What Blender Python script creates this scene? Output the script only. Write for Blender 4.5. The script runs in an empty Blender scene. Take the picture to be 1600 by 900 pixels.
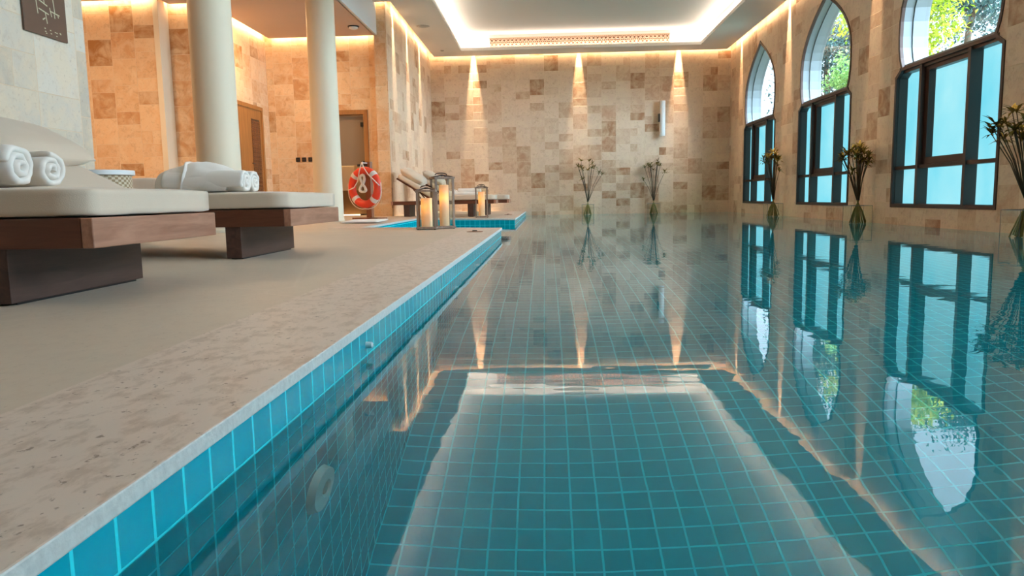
import bpy, bmesh, math, random
from mathutils import Vector, Matrix, geometry, noise
R = math.radians
PI = math.pi
scene = bpy.context.scene
col = scene.collection
random.seed(7)

# ------------------------------------------------------------------ camera
H = .45
F, YAW, PITCH, ROLL = 1163.85, -.0467, -.1198, -.0181
fw = Vector((math.sin(YAW) * math.cos(PITCH), math.cos(YAW) * math.cos(PITCH), math.sin(PITCH)))
r0 = Vector((math.cos(YAW), -math.sin(YAW), 0))
u0 = r0.cross(fw)
rt = math.cos(ROLL) * r0 + math.sin(ROLL) * u0
up = -math.sin(ROLL) * r0 + math.cos(ROLL) * u0
cam = bpy.data.cameras.new('camera')
co = bpy.data.objects.new('camera', cam)
col.objects.link(co)
cam.sensor_fit = 'HORIZONTAL'
cam.sensor_width = 36
cam.lens = F / 1600 * 36
cam.clip_start = .02
m = Matrix((rt, up, -fw)).transposed().to_4x4()
m.translation = Vector((0, 0, H))
co.matrix_world = m
scene.camera = co

# room numbers (metres, camera at x 0 y 0, water surface z 0)
D = 19.825      # back wall
XS = -5.33      # alcove side wall
XL = -2.954     # side wall at the back left
XR = 4.7765     # window wall
ZC = 4.108      # ceiling
A = -.5293      # pool edge
B = .105        # deck above water
YB = -3.5       # wall behind the camera
ZT = 4.75       # underside of the roof
ZL = 3.545      # alcove ceiling
PF = 14.35      # front of the far pier
YA = 14.5       # alcove back wall
DEP = -1.34     # pool floor
NX, NY0, NY1 = -2.22, 8.83, 12.8   # inlet of the pool cut into the deck


def zdeck(x):
    return B + .018 * max(0, min(A - x, 3.2))


# ------------------------------------------------------------------ helpers
def lin(c):
    c = c / 255
    return c / 12.92 if c <= .04045 else ((c + .055) / 1.055) ** 2.4


def rgb(r, g, b):
    return (lin(r), lin(g), lin(b), 1)


def tag(o, label=None, cat=None, group=None, kind=None):
    if label: o['label'] = label
    if cat: o['category'] = cat
    if group: o['group'] = group
    if kind: o['kind'] = kind
    return o


def empty(name, loc=(0, 0, 0), rz=0, label=None, cat=None, group=None, kind=None):
    o = bpy.data.objects.new(name, None)
    o.empty_display_size = .1
    col.objects.link(o)
    o.location = loc
    o.rotation_euler = (0, 0, rz)
    return tag(o, label, cat, group, kind)


class MB:
    def __init__(s):
        s.bm = bmesh.new()

    def box(s, x0, x1, y0, y1, z0, z1, M=None, bev=0):
        vs = [s.bm.verts.new(Vector(p)) for p in
              [(x0, y0, z0), (x1, y0, z0), (x1, y1, z0), (x0, y1, z0), (x0, y0, z1), (x1, y0, z1), (x1, y1, z1), (x0, y1, z1)]]
        fs = [s.bm.faces.new([vs[i] for i in q]) for q in
              [(0, 3, 2, 1), (4, 5, 6, 7), (0, 1, 5, 4), (1, 2, 6, 5), (2, 3, 7, 6), (3, 0, 4, 7)]]
        if bev:
            es = list({e for f in fs for e in f.edges})
            r = bmesh.ops.bevel(s.bm, geom=es, offset=bev, segments=2, affect='EDGES', profile=.6)
            vs = list({v for f in r['faces'] for v in f.verts} | {v for v in vs if v.is_valid})
        if M:
            for v in vs:
                v.co = M @ v.co
        return s

    def poly(s, pts):
        vs = [s.bm.verts.new(Vector(p)) for p in pts]
        s.bm.faces.new(vs)
        return s

    def tube(s, pts, r, n=8, cap=True, closed=False, flat=1.0):
        pts = [Vector(p) for p in pts]
        rings = []
        N = len(pts)
        nrm = None
        for i, p in enumerate(pts):
            if closed:
                t = pts[(i + 1) % N] - pts[i - 1]
            else:
                t = pts[min(i + 1, N - 1)] - pts[max(i - 1, 0)]
            t.normalize()
            if nrm is None:
                nrm = t.orthogonal().normalized()
            nrm = (nrm - t * nrm.dot(t)).normalized()
            b = t.cross(nrm)
            rr = r[i] if isinstance(r, (list, tuple)) else r
            rings.append([s.bm.verts.new(p + (nrm * math.cos(2 * PI * k / n) + b * math.sin(2 * PI * k / n) * flat) * rr) for k in range(n)])
        for i in range(N if closed else N - 1):
            a, c = rings[i], rings[(i + 1) % N]
            for k in range(n):
                s.bm.faces.new([a[k], a[(k + 1) % n], c[(k + 1) % n], c[k]])
        if cap and not closed:
            s.bm.faces.new(rings[0][::-1])
            s.bm.faces.new(rings[-1])
        return s

    def lathe(s, prof, n=32, c=(0, 0, 0)):
        c = Vector(c)
        rings = []
        for r, z in prof:
            rings.append([s.bm.verts.new(c + Vector((r * math.cos(2 * PI * k / n), r * math.sin(2 * PI * k / n), z))) for k in range(n)] if r > 1e-5
                         else [s.bm.verts.new(c + Vector((0, 0, z)))])
        for a, b in zip(rings, rings[1:]):
            for k in range(n):
                k2 = (k + 1) % n
                if len(a) == 1 and len(b) == 1: continue
                if len(a) == 1: s.bm.faces.new([a[0], b[k2], b[k]])
                elif len(b) == 1: s.bm.faces.new([a[k], a[k2], b[0]])
                else: s.bm.faces.new([a[k], a[k2], b[k2], b[k]])
        return s

    def build(s, name, mat, parent=None, smooth=False, loc=None, fix=True, M=None):
        if fix:
            bmesh.ops.recalc_face_normals(s.bm, faces=s.bm.faces)
        me = bpy.data.meshes.new(name)
        s.bm.to_mesh(me)
        s.bm.free()
        if M: me.transform(M)
        if mat: me.materials.append(mat)
        if smooth:
            for p in me.polygons: p.use_smooth = True
            if smooth != 'all':
                me.shade_smooth_by_angle = None if False else None
        o = bpy.data.objects.new(name, me)
        col.objects.link(o)
        if parent: o.parent = parent
        if loc: o.location = loc
        return o


def edge_split(o, ang=40):
    md = o.modifiers.new('split', 'EDGE_SPLIT')
    md.split_angle = R(ang)
    return o


def bevel(o, w, seg=3):
    md = o.modifiers.new('bevel', 'BEVEL')
    md.width = w
    md.segments = seg
    md.limit_method = 'ANGLE'
    return o


def struct(o):
    o['kind'] = 'structure'
    return o


# ------------------------------------------------------------------ materials
class NT:
    def __init__(s, name):
        s.mat = bpy.data.materials.new(name)
        s.mat.use_nodes = True
        s.t = s.mat.node_tree
        s.t.nodes.clear()
        s.out = s.t.nodes.new('ShaderNodeOutputMaterial')

    def n(s, typ, **kw):
        nd = s.t.nodes.new(typ)
        for k, v in kw.items():
            setattr(nd, k, v)
        return nd

    def link(s, a, b):
        s.t.links.new(a, b)

    def put(s, sock, v):
        if hasattr(v, 'is_output') or isinstance(v, bpy.types.NodeSocket):
            s.link(v, sock)
        else:
            sock.default_value = v

    def m(s, op, a, b=None, c=None):
        nd = s.n('ShaderNodeMath', operation=op)
        s.put(nd.inputs[0], a)
        if b is not None: s.put(nd.inputs[1], b)
        if c is not None: s.put(nd.inputs[2], c)
        return nd.outputs[0]

    def mix(s, f, a, b, mode='MIX'):
        nd = s.n('ShaderNodeMix', data_type='RGBA', blend_type=mode)
        s.put(nd.inputs[0], f)
        s.put(nd.inputs[6], a)
        s.put(nd.inputs[7], b)
        return nd.outputs[2]

    def pos(s):
        g = s.n('ShaderNodeNewGeometry')
        sx = s.n('ShaderNodeSeparateXYZ')
        s.link(g.outputs['Position'], sx.inputs[0])
        return g.outputs['Position'], sx.outputs

    def obj(s):
        g = s.n('ShaderNodeTexCoord')
        return g.outputs['Object']

    def comb(s, x=0., y=0., z=0.):
        nd = s.n('ShaderNodeCombineXYZ')
        for i, v in enumerate((x, y, z)): s.put(nd.inputs[i], v)
        return nd.outputs[0]

    def wn(s, vec):
        nd = s.n('ShaderNodeTexWhiteNoise', noise_dimensions='3D')
        s.link(vec, nd.inputs['Vector'])
        return nd.outputs['Value'], nd.outputs['Color']

    def noise(s, vec, scale, detail=3, rough=.5, dist=0):
        nd = s.n('ShaderNodeTexNoise')
        if vec is not None: s.link(vec, nd.inputs['Vector'])
        nd.inputs['Scale'].default_value = scale
        nd.inputs['Detail'].default_value = detail
        nd.inputs['Roughness'].default_value = rough
        nd.inputs['Distortion'].default_value = dist
        return nd.outputs['Fac']

    def ramp(s, f, stops):
        nd = s.n('ShaderNodeValToRGB')
        s.put(nd.inputs[0], f)
        e = nd.color_ramp.elements
        while len(e) < len(stops): e.new(.5)
        for el, (p, c) in zip(e, stops):
            el.position = p
            el.color = c if len(c) == 4 else (*c, 1)
        return nd.outputs[0]

    def scale(s, vec, sx, sy, sz):
        nd = s.n('ShaderNodeVectorMath', operation='MULTIPLY')
        s.link(vec, nd.inputs[0])
        nd.inputs[1].default_value = (sx, sy, sz)
        return nd.outputs[0]

    def bump(s, h, strength=.3, dist=.01):
        nd = s.n('ShaderNodeBump')
        s.put(nd.inputs['Height'], h)
        nd.inputs['Strength'].default_value = strength
        nd.inputs['Distance'].default_value = dist
        return nd.outputs[0]

    def bsdf(s, base, rough=.5, normal=None, **kw):
        nd = s.n('ShaderNodeBsdfPrincipled')
        s.put(nd.inputs['Base Color'], base)
        s.put(nd.inputs['Roughness'], rough)
        if normal is not None: s.link(normal, nd.inputs['Normal'])
        for k, v in kw.items():
            s.put(nd.inputs[k.replace('_', ' ')], v)
        s.link(nd.outputs[0], s.out.inputs[0])
        return nd


def plain(name, c, rough=.5, nscale=0, namp=.1, bumpy=0, **kw):
    t = NT(name)
    if nscale:
        f = t.noise(t.obj(), nscale, 4)
        c2 = tuple(x * (1 - namp) for x in c[:3]) + (1,)
        c3 = tuple(min(1, x * (1 + namp)) for x in c[:3]) + (1,)
        base = t.mix(f, c2, c3)
        nrm = t.bump(f, bumpy, .005) if bumpy else None
        t.bsdf(base, rough, nrm, **kw)
    else:
        t.bsdf(c, rough, None, **kw)
    return t.mat


def travertine(name, ax, light, mid, dark, cw=.371, hh=.2, darkp=.08, seed=0., joint=(225, 200, 168), blots=.5):
    """stone cladding: continuous vertical joints, random course heights"""
    t = NT(name)
    P, xyz = t.pos()
    u, v = xyz[ax[0]], xyz[ax[1]]
    uu = t.m('ADD', t.m('DIVIDE', u, cw), 100 + seed)
    c = t.m('FLOOR', uu)
    fu = t.m('FRACT', uu)
    o, _ = t.wn(t.comb(c, seed + .3, 7.))
    vv = t.m('ADD', t.m('DIVIDE', v, 2 * hh), t.m('ADD', t.m('MULTIPLY', t.m('FLOOR', t.m('MULTIPLY', o, 4)), .25), 50.))
    pr = t.m('FLOOR', vv)
    fv = t.m('FRACT', vv)
    r, _ = t.wn(t.comb(c, pr, seed + 1.))
    tall = t.m('LESS_THAN', r, .62)
    g = t.m('MULTIPLY', fv, 2)
    j = t.m('MULTIPLY', t.m('FLOOR', g), t.m('SUBTRACT', 1, tall))
    fv2 = t.m('ADD', t.m('MULTIPLY', tall, fv), t.m('MULTIPLY', t.m('SUBTRACT', 1, tall), t.m('FRACT', g)))
    hv = t.m('ADD', t.m('MULTIPLY', tall, hh), hh)
    q, _ = t.wn(t.comb(t.m('ADD', c, .2), t.m('ADD', pr, t.m('MULTIPLY', j, .5)), seed + 2.))
    sp = t.m('MULTIPLY', t.m('LESS_THAN', q, .16), t.m('SUBTRACT', 1, tall))
    g2 = t.m('MULTIPLY', fu, 2)
    k = t.m('MULTIPLY', t.m('FLOOR', g2), sp)
    fu2 = t.m('ADD', t.m('MULTIPLY', sp, t.m('FRACT', g2)), t.m('MULTIPLY', t.m('SUBTRACT', 1, sp), fu))
    wu = t.m('SUBTRACT', cw, t.m('MULTIPLY', sp, cw * .5))
    idv = t.comb(t.m('ADD', c, t.m('MULTIPLY', k, .31)), t.m('ADD', pr, t.m('MULTIPLY', j, .37)), seed + 5.)
    tone, tcol = t.wn(idv)
    du = t.m('MULTIPLY', t.m('MINIMUM', fu2, t.m('SUBTRACT', 1, fu2)), wu)
    dv = t.m('MULTIPLY', t.m('MINIMUM', fv2, t.m('SUBTRACT', 1, fv2)), hv)
    d = t.m('MINIMUM', du, dv)
    mr = t.n('ShaderNodeMapRange')
    t.link(d, mr.inputs[0])
    mr.inputs[1].default_value = .0015
    mr.inputs[2].default_value = .004
    inside = mr.outputs[0]
    # clouds and veins, shifted per stone
    sh = t.n('ShaderNodeVectorMath', operation='MULTIPLY_ADD')
    t.link(tcol, sh.inputs[0])
    sh.inputs[1].default_value = (9, 9, 9)
    t.link(P, sh.inputs[2])
    n1 = t.noise(sh.outputs[0], 5, 6, .6, .6)
    n2 = t.noise(sh.outputs[0], 34, 5, .7, .3)
    base = t.ramp(tone, [(0, dark), (darkp * .7, dark), (darkp * .7 + .03, tuple((a + b) / 2 for a, b in zip(dark, mid))), (.3, mid), (.6, light), (1, tuple(min(1, a * 1.08) for a in light))])
    base = t.mix(t.ramp(n1, [(.38, (0, 0, 0)), (.62, (1, 1, 1))]), base, t.mix(.55, base, rgb(*[min(255, x) for x in (228, 205, 172)])))
    n3 = t.noise(sh.outputs[0], 11, 5, .65, .8)
    blot = t.ramp(n3, [(.30, (1, 1, 1)), (.47, (0, 0, 0))])
    base = t.mix(t.m('MULTIPLY', blot, blots), base, t.mix(.6, base, rgb(146, 98, 58)))
    spot = t.ramp(n2, [(.30, (1, 1, 1)), (.43, (0, 0, 0))])
    base = t.mix(t.m('MULTIPLY', spot, .6), base, t.mix(.5, base, rgb(120, 78, 42)))
    base = t.mix(t.m('SUBTRACT', 1, inside), base, rgb(*joint))
    hgt = t.m('ADD', t.m('MULTIPLY', inside, t.m('ADD', 1, t.m('MULTIPLY', tone, 1.2))), t.m('MULTIPLY', n2, .25))
    t.bsdf(base, .55, t.bump(hgt, .55, .004))
    return t.mat


STONE = dict(light=rgb(218, 190, 164), mid=rgb(204, 166, 136), dark=rgb(164, 116, 80))
M = {}
M['trav_x'] = travertine('travertine_cladding_x', (0, 2), seed=0., **STONE)
M['trav_y'] = travertine('travertine_cladding_y', (1, 2), seed=3., **STONE)
M['trav_y2'] = travertine('travertine_cladding_pier', (1, 2), seed=9., light=rgb(214, 204, 188), mid=rgb(204, 194, 178), dark=rgb(194, 182, 164), cw=.5, hh=.26, darkp=.2, blots=.2)
M['trav_a'] = travertine('travertine_cladding_alcove', (0, 2), seed=5., light=rgb(220, 182, 140), mid=rgb(208, 158, 112), dark=rgb(170, 116, 62), darkp=.07)
M['trav_ay'] = travertine('travertine_cladding_alcove_side', (1, 2), seed=6., light=rgb(220, 184, 144), mid=rgb(210, 164, 120), dark=rgb(170, 116, 62), darkp=.07)


def pooltile(name, ax, tile=rgb(0, 166, 184), grout=rgb(30, 226, 236), p=.0857, o=(A, 2.046), var=.22):
    t = NT(name)
    P, xyz = t.pos()
    off = {0: A, 1: 2.046, 2: 0.}
    fs, cs = [], []
    for a in ax:
        q = t.m('ADD', t.m('DIVIDE', t.m('SUBTRACT', xyz[a], off[a]), p), 300.)
        cs.append(t.m('FLOOR', q))
        f = t.m('FRACT', q)
        fs.append(t.m('MINIMUM', f, t.m('SUBTRACT', 1, f)))
    d = t.m('MULTIPLY', t.m('MINIMUM', fs[0], fs[1]), p)
    mr = t.n('ShaderNodeMapRange')
    t.link(d, mr.inputs[0])
    mr.inputs[1].default_value = .0028
    mr.inputs[2].default_value = .0042
    ins = mr.outputs[0]
    r, _ = t.wn(t.comb(cs[0], cs[1], 1.))
    n = t.noise(P, 14, 3)
    k = t.m('ADD', t.m('MULTIPLY', r, var), t.m('MULTIPLY', n, .25))
    tc = t.mix(k, tuple(x * .86 for x in tile[:3]) + (1,), tuple(min(1, x * 1.35) for x in tile[:3]) + (1,))
    base = t.mix(ins, grout, tc)
    t.bsdf(base, t.m('SUBTRACT', .55, t.m('MULTIPLY', ins, .45)), t.bump(t.m('ADD', ins, t.m('MULTIPLY', n, .15)), .4, .002), Coat_Weight=0.)
    return t.mat


M['tile_xy'] = pooltile('pool_tile_floor', (0, 1))
M['tile_yz'] = pooltile('pool_tile_side', (1, 2))
M['tile_xz'] = pooltile('pool_tile_cross', (0, 2))


def water():
    t = NT('pool_water')
    P, xyz = t.pos()
    a = t.noise(t.scale(P, 1.0, 2.2, 1), 2.2, 2, .45, .3)
    b = t.noise(t.scale(P, 1.0, 1.6, 1), 9, 2, .5)
    h = t.m('ADD', a, t.m('MULTIPLY', b, .09))
    nd = t.n('ShaderNodeBump')
    t.link(h, nd.inputs['Height'])
    nd.inputs['Strength'].default_value = 1
    nd.inputs['Distance'].default_value = .0009
    g = t.n('ShaderNodeBsdfPrincipled')
    g.inputs['Base Color'].default_value = (.55, .97, 1, 1)
    g.inputs['Roughness'].default_value = 0
    g.inputs['IOR'].default_value = 1.333
    g.inputs['Transmission Weight'].default_value = 1
    t.link(nd.outputs[0], g.inputs['Normal'])
    t.link(g.outputs[0], t.out.inputs[0])
    return t.mat


M['water'] = water()


def deckmat(name, base, spots, pits):
    t = NT(name)
    P, xyz = t.pos()
    n1 = t.noise(P, 1.6, 5, .6, .5)
    n2 = t.noise(t.scale(P, 1, .5, 1), 26, 6, .65, .2)
    n3 = t.noise(t.scale(P, 1, .75, 1), 62, 3, .6)
    c = t.mix(n1, tuple(x * .86 for x in base[:3]) + (1,), tuple(min(1, x * 1.1) for x in base[:3]) + (1,))
    c = t.mix(t.m('MULTIPLY', t.ramp(n2, [(.38, (1, 1, 1)), (.52, (0, 0, 0))]), spots), c, rgb(150, 122, 98))
    pit = t.ramp(n3, [(.31, (1, 1, 1)), (.37, (0, 0, 0))])
    c = t.mix(t.m('MULTIPLY', pit, pits), c, rgb(110, 88, 70))
    # thin joints of large slabs
    if spots < .3:
        w = t.n('ShaderNodeTexVoronoi', feature='DISTANCE_TO_EDGE')
        t.link(P, w.inputs['Vector'])
        w.inputs['Scale'].default_value = .55
        vein = t.ramp(t.m('ADD', w.outputs['Distance'], t.m('MULTIPLY', n2, .02)), [(.008, (1, 1, 1)), (.016, (0, 0, 0))])
        c = t.mix(t.m('MULTIPLY', vein, .16), c, rgb(235, 222, 205))
    t.bsdf(c, t.m('ADD', .38, t.m('MULTIPLY', n2, .2)), t.bump(t.m('SUBTRACT', n2, pit), .25, .0015))
    return t.mat


M['deck'] = deckmat('limestone_deck', rgb(200, 183, 163), .12, .15)
M['coping'] = deckmat('travertine_coping', rgb(212, 194, 178), .42, .75)
M['coping_daylit'] = plain('travertine_coping_daylit_edge', rgb(205, 205, 198), .6, 60, .25, .4)  # same stone as the top, cool daylight on its sides painted into the colour
M['plaster'] = plain('white_plaster', rgb(222, 218, 212), .8, 3, .02)
M['plaster_warm'] = plain('alcove_plaster', rgb(205, 186, 174), .8, 3, .02)
M['fascia'] = plain('fascia_plaster', rgb(225, 226, 226), .75, 3, .02)
M['column'] = plain('column_plaster', rgb(226, 212, 186), .6, 2.5, .05)


def wood(name, c1, c2, ax=0, rough=.42):
    t = NT(name)
    o = t.obj()
    s = [14, 14, 14]
    s[ax] = 1.2
    n = t.noise(t.scale(o, *s), 1.6, 6, .6, .8)
    n2 = t.noise(t.scale(o, *[x * 5 for x in s]), 1.6, 3)
    c = t.mix(t.ramp(n, [(.3, (0, 0, 0)), (.7, (1, 1, 1))]), c1, c2)
    c = t.mix(t.m('MULTIPLY', n2, .35), c, tuple(x * .5 for x in c1[:3]) + (1,))
    t.bsdf(c, rough, t.bump(n2, .15, .001))
    return t.mat


M['wood_y'] = wood('brown_timber_y', rgb(146, 98, 74), rgb(190, 142, 116), 1)
M['wood_x'] = wood('brown_timber_x', rgb(82, 42, 24), rgb(116, 66, 42), 0)
M['wood_leg'] = wood('dark_timber_leg', rgb(58, 36, 28), rgb(90, 62, 52), 1)
M['door_wood'] = wood('oak_door_timber', rgb(150, 96, 46), rgb(184, 126, 66), 2)
M['door_wood2'] = wood('oak_lattice_timber', rgb(120, 72, 34), rgb(150, 96, 50), 2)
M['stand_wood'] = wood('orange_timber', rgb(124, 70, 40), rgb(166, 102, 62), 2)
M['grey_wood'] = wood('weathered_timber', rgb(128, 104, 88), rgb(168, 146, 128), 2, .6)


def fabric(name, c, amp=.06, sc=260):
    t = NT(name)
    o = t.obj()
    w = t.n('ShaderNodeTexNoise')
    t.link(o, w.inputs[0])
    w.inputs['Scale'].default_value = sc
    big = t.noise(o, 4, 3)
    c2 = t.mix(big, tuple(x * (1 - amp) for x in c[:3]) + (1,), tuple(min(1, x * (1 + amp)) for x in c[:3]) + (1,))
    t.bsdf(c2, .85, t.bump(t.m('ADD', w.outputs[0], t.m('MULTIPLY', big, 4)), .25, .002), Sheen_Weight=.3)
    return t.mat


M['cushion'] = fabric('ivory_canvas', rgb(208, 190, 168))
M['towel'] = fabric('white_terry', rgb(234, 226, 216), .03, 420)
M['bronze'] = plain('bronze_aluminium', rgb(74, 58, 52), .38, 0, Metallic=.35)
M['bronze_dark'] = plain('dark_bronze_sash', rgb(62, 42, 35), .4, 0, Metallic=.3)
M['alu'] = plain('pale_aluminium_reveal', rgb(112, 120, 122), .4, 0, Metallic=.2)
M['black'] = plain('black_metal', rgb(26, 22, 22), .35)
M['sign'] = plain('brown_sign_plate', rgb(98, 72, 56), .45, 8, .12)
M['sign_text'] = plain('pale_sign_marks', rgb(196, 196, 168), .5)
M['white_plastic'] = plain('white_plastic', rgb(228, 228, 226), .35)
M['sconce'] = plain('sconce_cylinder', rgb(238, 238, 236), .4)
M['grey_plastic'] = plain('grey_plastic', rgb(178, 172, 166), .5)
M['orange'] = plain('orange_life_ring', rgb(238, 66, 34), .42, 20, .05)
M['band'] = plain('reflective_band', rgb(226, 214, 206), .4)
M['rope'] = fabric('white_rope', rgb(232, 214, 200), .05, 300)
M['vent'] = plain('vent_brown', rgb(112, 78, 56), .6)
M['vent_slat'] = plain('vent_lattice', rgb(190, 160, 136), .6)
M['taupe'] = plain('taupe_door_leaf', rgb(140, 120, 98), .35, 2, .04)
M['room_brown'] = plain('brown_cabinet', rgb(128, 98, 62), .5, 2, .05)
M['weave'] = plain('woven_rattan', rgb(196, 178, 150), .7)
M['asphalt'] = plain('garden_ground', rgb(120, 118, 96), .9, 2, .2)
M['building'] = plain('pink_building_render', rgb(214, 186, 176), .8, 2, .05)


def weave():
    t = NT('woven_rattan_body')
    o = t.obj()
    w = t.n('ShaderNodeTexChecker')
    sx = t.n('ShaderNodeSeparateXYZ')
    t.link(o, sx.inputs[0])
    ang = t.m('ARCTAN2', sx.outputs[1], sx.outputs[0])
    t.link(t.comb(t.m('MULTIPLY', ang, 9), t.m('MULTIPLY', sx.outputs[2], 55), 0.), w.inputs[0])
    w.inputs['Scale'].default_value = 1
    w.inputs[1].default_value = rgb(206, 190, 162)
    w.inputs[2].default_value = rgb(150, 124, 92)
    t.bsdf(w.outputs[0], .7, t.bump(w.outputs[1], .5, .004))
    return t.mat


M['weave'] = weave()


def emis(name, c, st):
    t = NT(name)
    e = t.n('ShaderNodeEmission')
    e.inputs[0].default_value = c
    e.inputs[1].default_value = st
    t.link(e.outputs[0], t.out.inputs[0])
    return t.mat


def frosted():
    """frosted film lit by the daylight behind it"""
    t = NT('frosted_daylight_glass')
    P, xyz = t.pos()
    n = t.noise(P, 1.3, 3, .5, .3)
    c = t.mix(n, rgb(70, 196, 222), rgb(168, 226, 232))
    e = t.n('ShaderNodeEmission')
    t.link(c, e.inputs[0])
    e.inputs[1].default_value = .6
    g = t.n('ShaderNodeBsdfGlossy')
    g.inputs['Roughness'].default_value = .25
    g.inputs[0].default_value = (.06, .06, .06, 1)
    a = t.n('ShaderNodeAddShader')
    t.link(e.outputs[0], a.inputs[0])
    t.link(g.outputs[0], a.inputs[1])
    t.link(a.outputs[0], t.out.inputs[0])
    return t.mat


M['frosted'] = frosted()


def thin_glass(name, tint=(1, 1, 1, 1), ior=1.45):
    t = NT(name)
    fr = t.n('ShaderNodeFresnel')
    g = t.n('ShaderNodeNewGeometry')
    t.link(t.m('ADD', ior, t.m('MULTIPLY', g.outputs['Backfacing'], 1 / ior - ior)), fr.inputs[0])
    tr = t.n('ShaderNodeBsdfTransparent')
    tr.inputs[0].default_value = tint
    gl = t.n('ShaderNodeBsdfGlossy')
    gl.inputs['Roughness'].default_value = .01
    mx = t.n('ShaderNodeMixShader')
    t.link(fr.outputs[0], mx.inputs[0])
    t.link(tr.outputs[0], mx.inputs[1])
    t.link(gl.outputs[0], mx.inputs[2])
    t.link(mx.outputs[0], t.out.inputs[0])
    return t.mat


M['glass'] = thin_glass('clear_window_glass')
M['vase_glass'] = thin_glass('vase_glass', (.95, .97, .93, 1), 1.45)


def wax():
    t = NT('cream_wax')
    d = t.n('ShaderNodeBsdfDiffuse')
    d.inputs[0].default_value = rgb(250, 234, 200)
    tr = t.n('ShaderNodeBsdfTranslucent')
    tr.inputs[0].default_value = rgb(255, 206, 130)
    mx = t.n('ShaderNodeMixShader')
    mx.inputs[0].default_value = .22
    t.link(d.outputs[0], mx.inputs[1])
    t.link(tr.outputs[0], mx.inputs[2])
    t.link(mx.outputs[0], t.out.inputs[0])
    return t.mat


M['wax'] = wax()
M['bulb'] = emis('candle_bulb', rgb(255, 190, 90), 16)
M['led_floor'] = emis('warm_led_strip', rgb(255, 214, 160), 5)


def leafmat(name, c1, c2, tr=.5):
    t = NT(name)
    oi = t.n('ShaderNodeNewGeometry')
    c = t.mix(oi.outputs['Random Per Island'], c1, c2)
    d = t.n('ShaderNodeBsdfDiffuse')
    t.link(c, d.inputs[0])
    b = t.n('ShaderNodeBsdfTranslucent')
    t.link(c, b.inputs[0])
    mx = t.n('ShaderNodeMixShader')
    mx.inputs[0].default_value = tr
    t.link(d.outputs[0], mx.inputs[1])
    t.link(b.outputs[0], mx.inputs[2])
    t.link(mx.outputs[0], t.out.inputs[0])
    return t.mat


M['leaf_bright'] = leafmat('sunlit_leaf', rgb(104, 136, 30), rgb(196, 200, 76))
M['leaf_blue'] = leafmat('conifer_needle', rgb(62, 88, 94), rgb(100, 130, 122))
M['leaf_green'] = leafmat('garden_leaf', rgb(110, 156, 90), rgb(170, 200, 130))
M['bark'] = plain('tree_bark', rgb(110, 92, 76), .9, 10, .2, .4)
M['papyrus'] = leafmat('papyrus_leaf', rgb(66, 60, 34), rgb(128, 112, 58), .25)
M['papyrus_stem'] = plain('papyrus_stem', rgb(66, 54, 34), .6, 12, .15)
M['papyrus_stem_wet'] = plain('papyrus_stem_lower', rgb(120, 116, 56), .6, 12, .2)

# ------------------------------------------------------------------ shell
def wallq(name, pts, mat):
    return struct(MB().poly(pts).build(name, mat, fix=False))


def slab(name, x0, x1, y0, y1, z0, z1, mat):
    return struct(MB().box(x0, x1, y0, y1, z0, z1).build(name, mat))


T = .25
slab('wall_back', XL - .5, XR, D, D + T, DEP - .2, ZT, M['trav_x'])
slab('wall_pier_far', -3.19, XL, PF, D, 0, ZT, M['trav_y'])
slab('wall_pier_far_front', -3.19, XL + .001, PF - .012, PF, 0, ZT, M['trav_a'])
slab('wall_alcove_back_left', XS, -4.33, YA, YA + .2, 0, ZL + .3, M['trav_a'])
slab('wall_alcove_back_right', -3.4, -3.19, YA, YA + .2, 0, ZL + .3, M['trav_a'])
slab('wall_alcove_back_lintel', -4.33, -3.4, YA, YA + .2, 2.19, ZL + .3, M['trav_a'])
slab('wall_alcove_side', XS - .2, XS, 11.904, YA + .2, 0, ZL + .3, M['trav_ay'])
slab('wall_alcove_recess', -5.94, XS - .01, 11.9, 12.1, 0, ZL + .3, M['trav_a'])
slab('wall_alcove_front', -9.2, -5.94, 11.6, 12.1, 0, ZL + .3, M['trav_a'])
slab('wall_alcove_left', -9.2, -9.0, YB, 11.6, 0, ZL + .3, M['trav_ay'])
slab('wall_rear', -9.2, XR, YB - T, YB, DEP - .2, ZT, M['door_wood2'])
slab('wall_pier_near', -4.35, -3.75, YB, 6.13, 0, ZL + .3, M['trav_y2'])
slab('trim_pilaster', -5.985, -5.9, 11.59, 11.92, .1, ZL + .2, M['column'])

# deck: falls gently towards the water, with the inlet cut out
def deck():
    mb = MB()
    cx = .37
    xs_out = [-3.73, -9.2]
    def q(pts, t=None):
        mb.poly([(x, y, zdeck(x)) for x, y in pts])
    # main area near
    q([(A - cx, YB), (A - cx, NY0 - .001 - .0), (-3.73, NY0), (-3.73, YB)][::-1])
    q([(-3.73, YB), (-3.73, D), (-9.2, D), (-9.2, YB)][::-1])
    q([(NX - .3, NY0), (NX - .3, NY1), (-3.73, NY1), (-3.73, NY0)][::-1])
    q([(A - cx, NY1 + .3), (A - cx, D), (-3.73, D), (-3.73, NY1), (NX - .3, NY1), (NX - .3, NY1 + .3)][::-1])
    bmesh.ops.triangulate(mb.bm, faces=mb.bm.faces)
    for f in mb.bm.faces:
        if f.normal.z < 0: f.normal_flip()
    return struct(mb.build('floor', M['deck'], fix=False))


deck()


def coping(name, x0, x1, y0, y1):
    mb = MB()
    mb.box(x0, x1, y0, y1, 0, .028)
    for v in mb.bm.verts:
        v.co.z += zdeck(v.co.x) - .026 + .0
    o = mb.build(name, M['coping'])
    bevel(o, .003, 2)
    o.data.materials.append(M['coping_daylit'])
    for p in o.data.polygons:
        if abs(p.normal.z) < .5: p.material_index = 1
    return struct(o)


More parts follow.
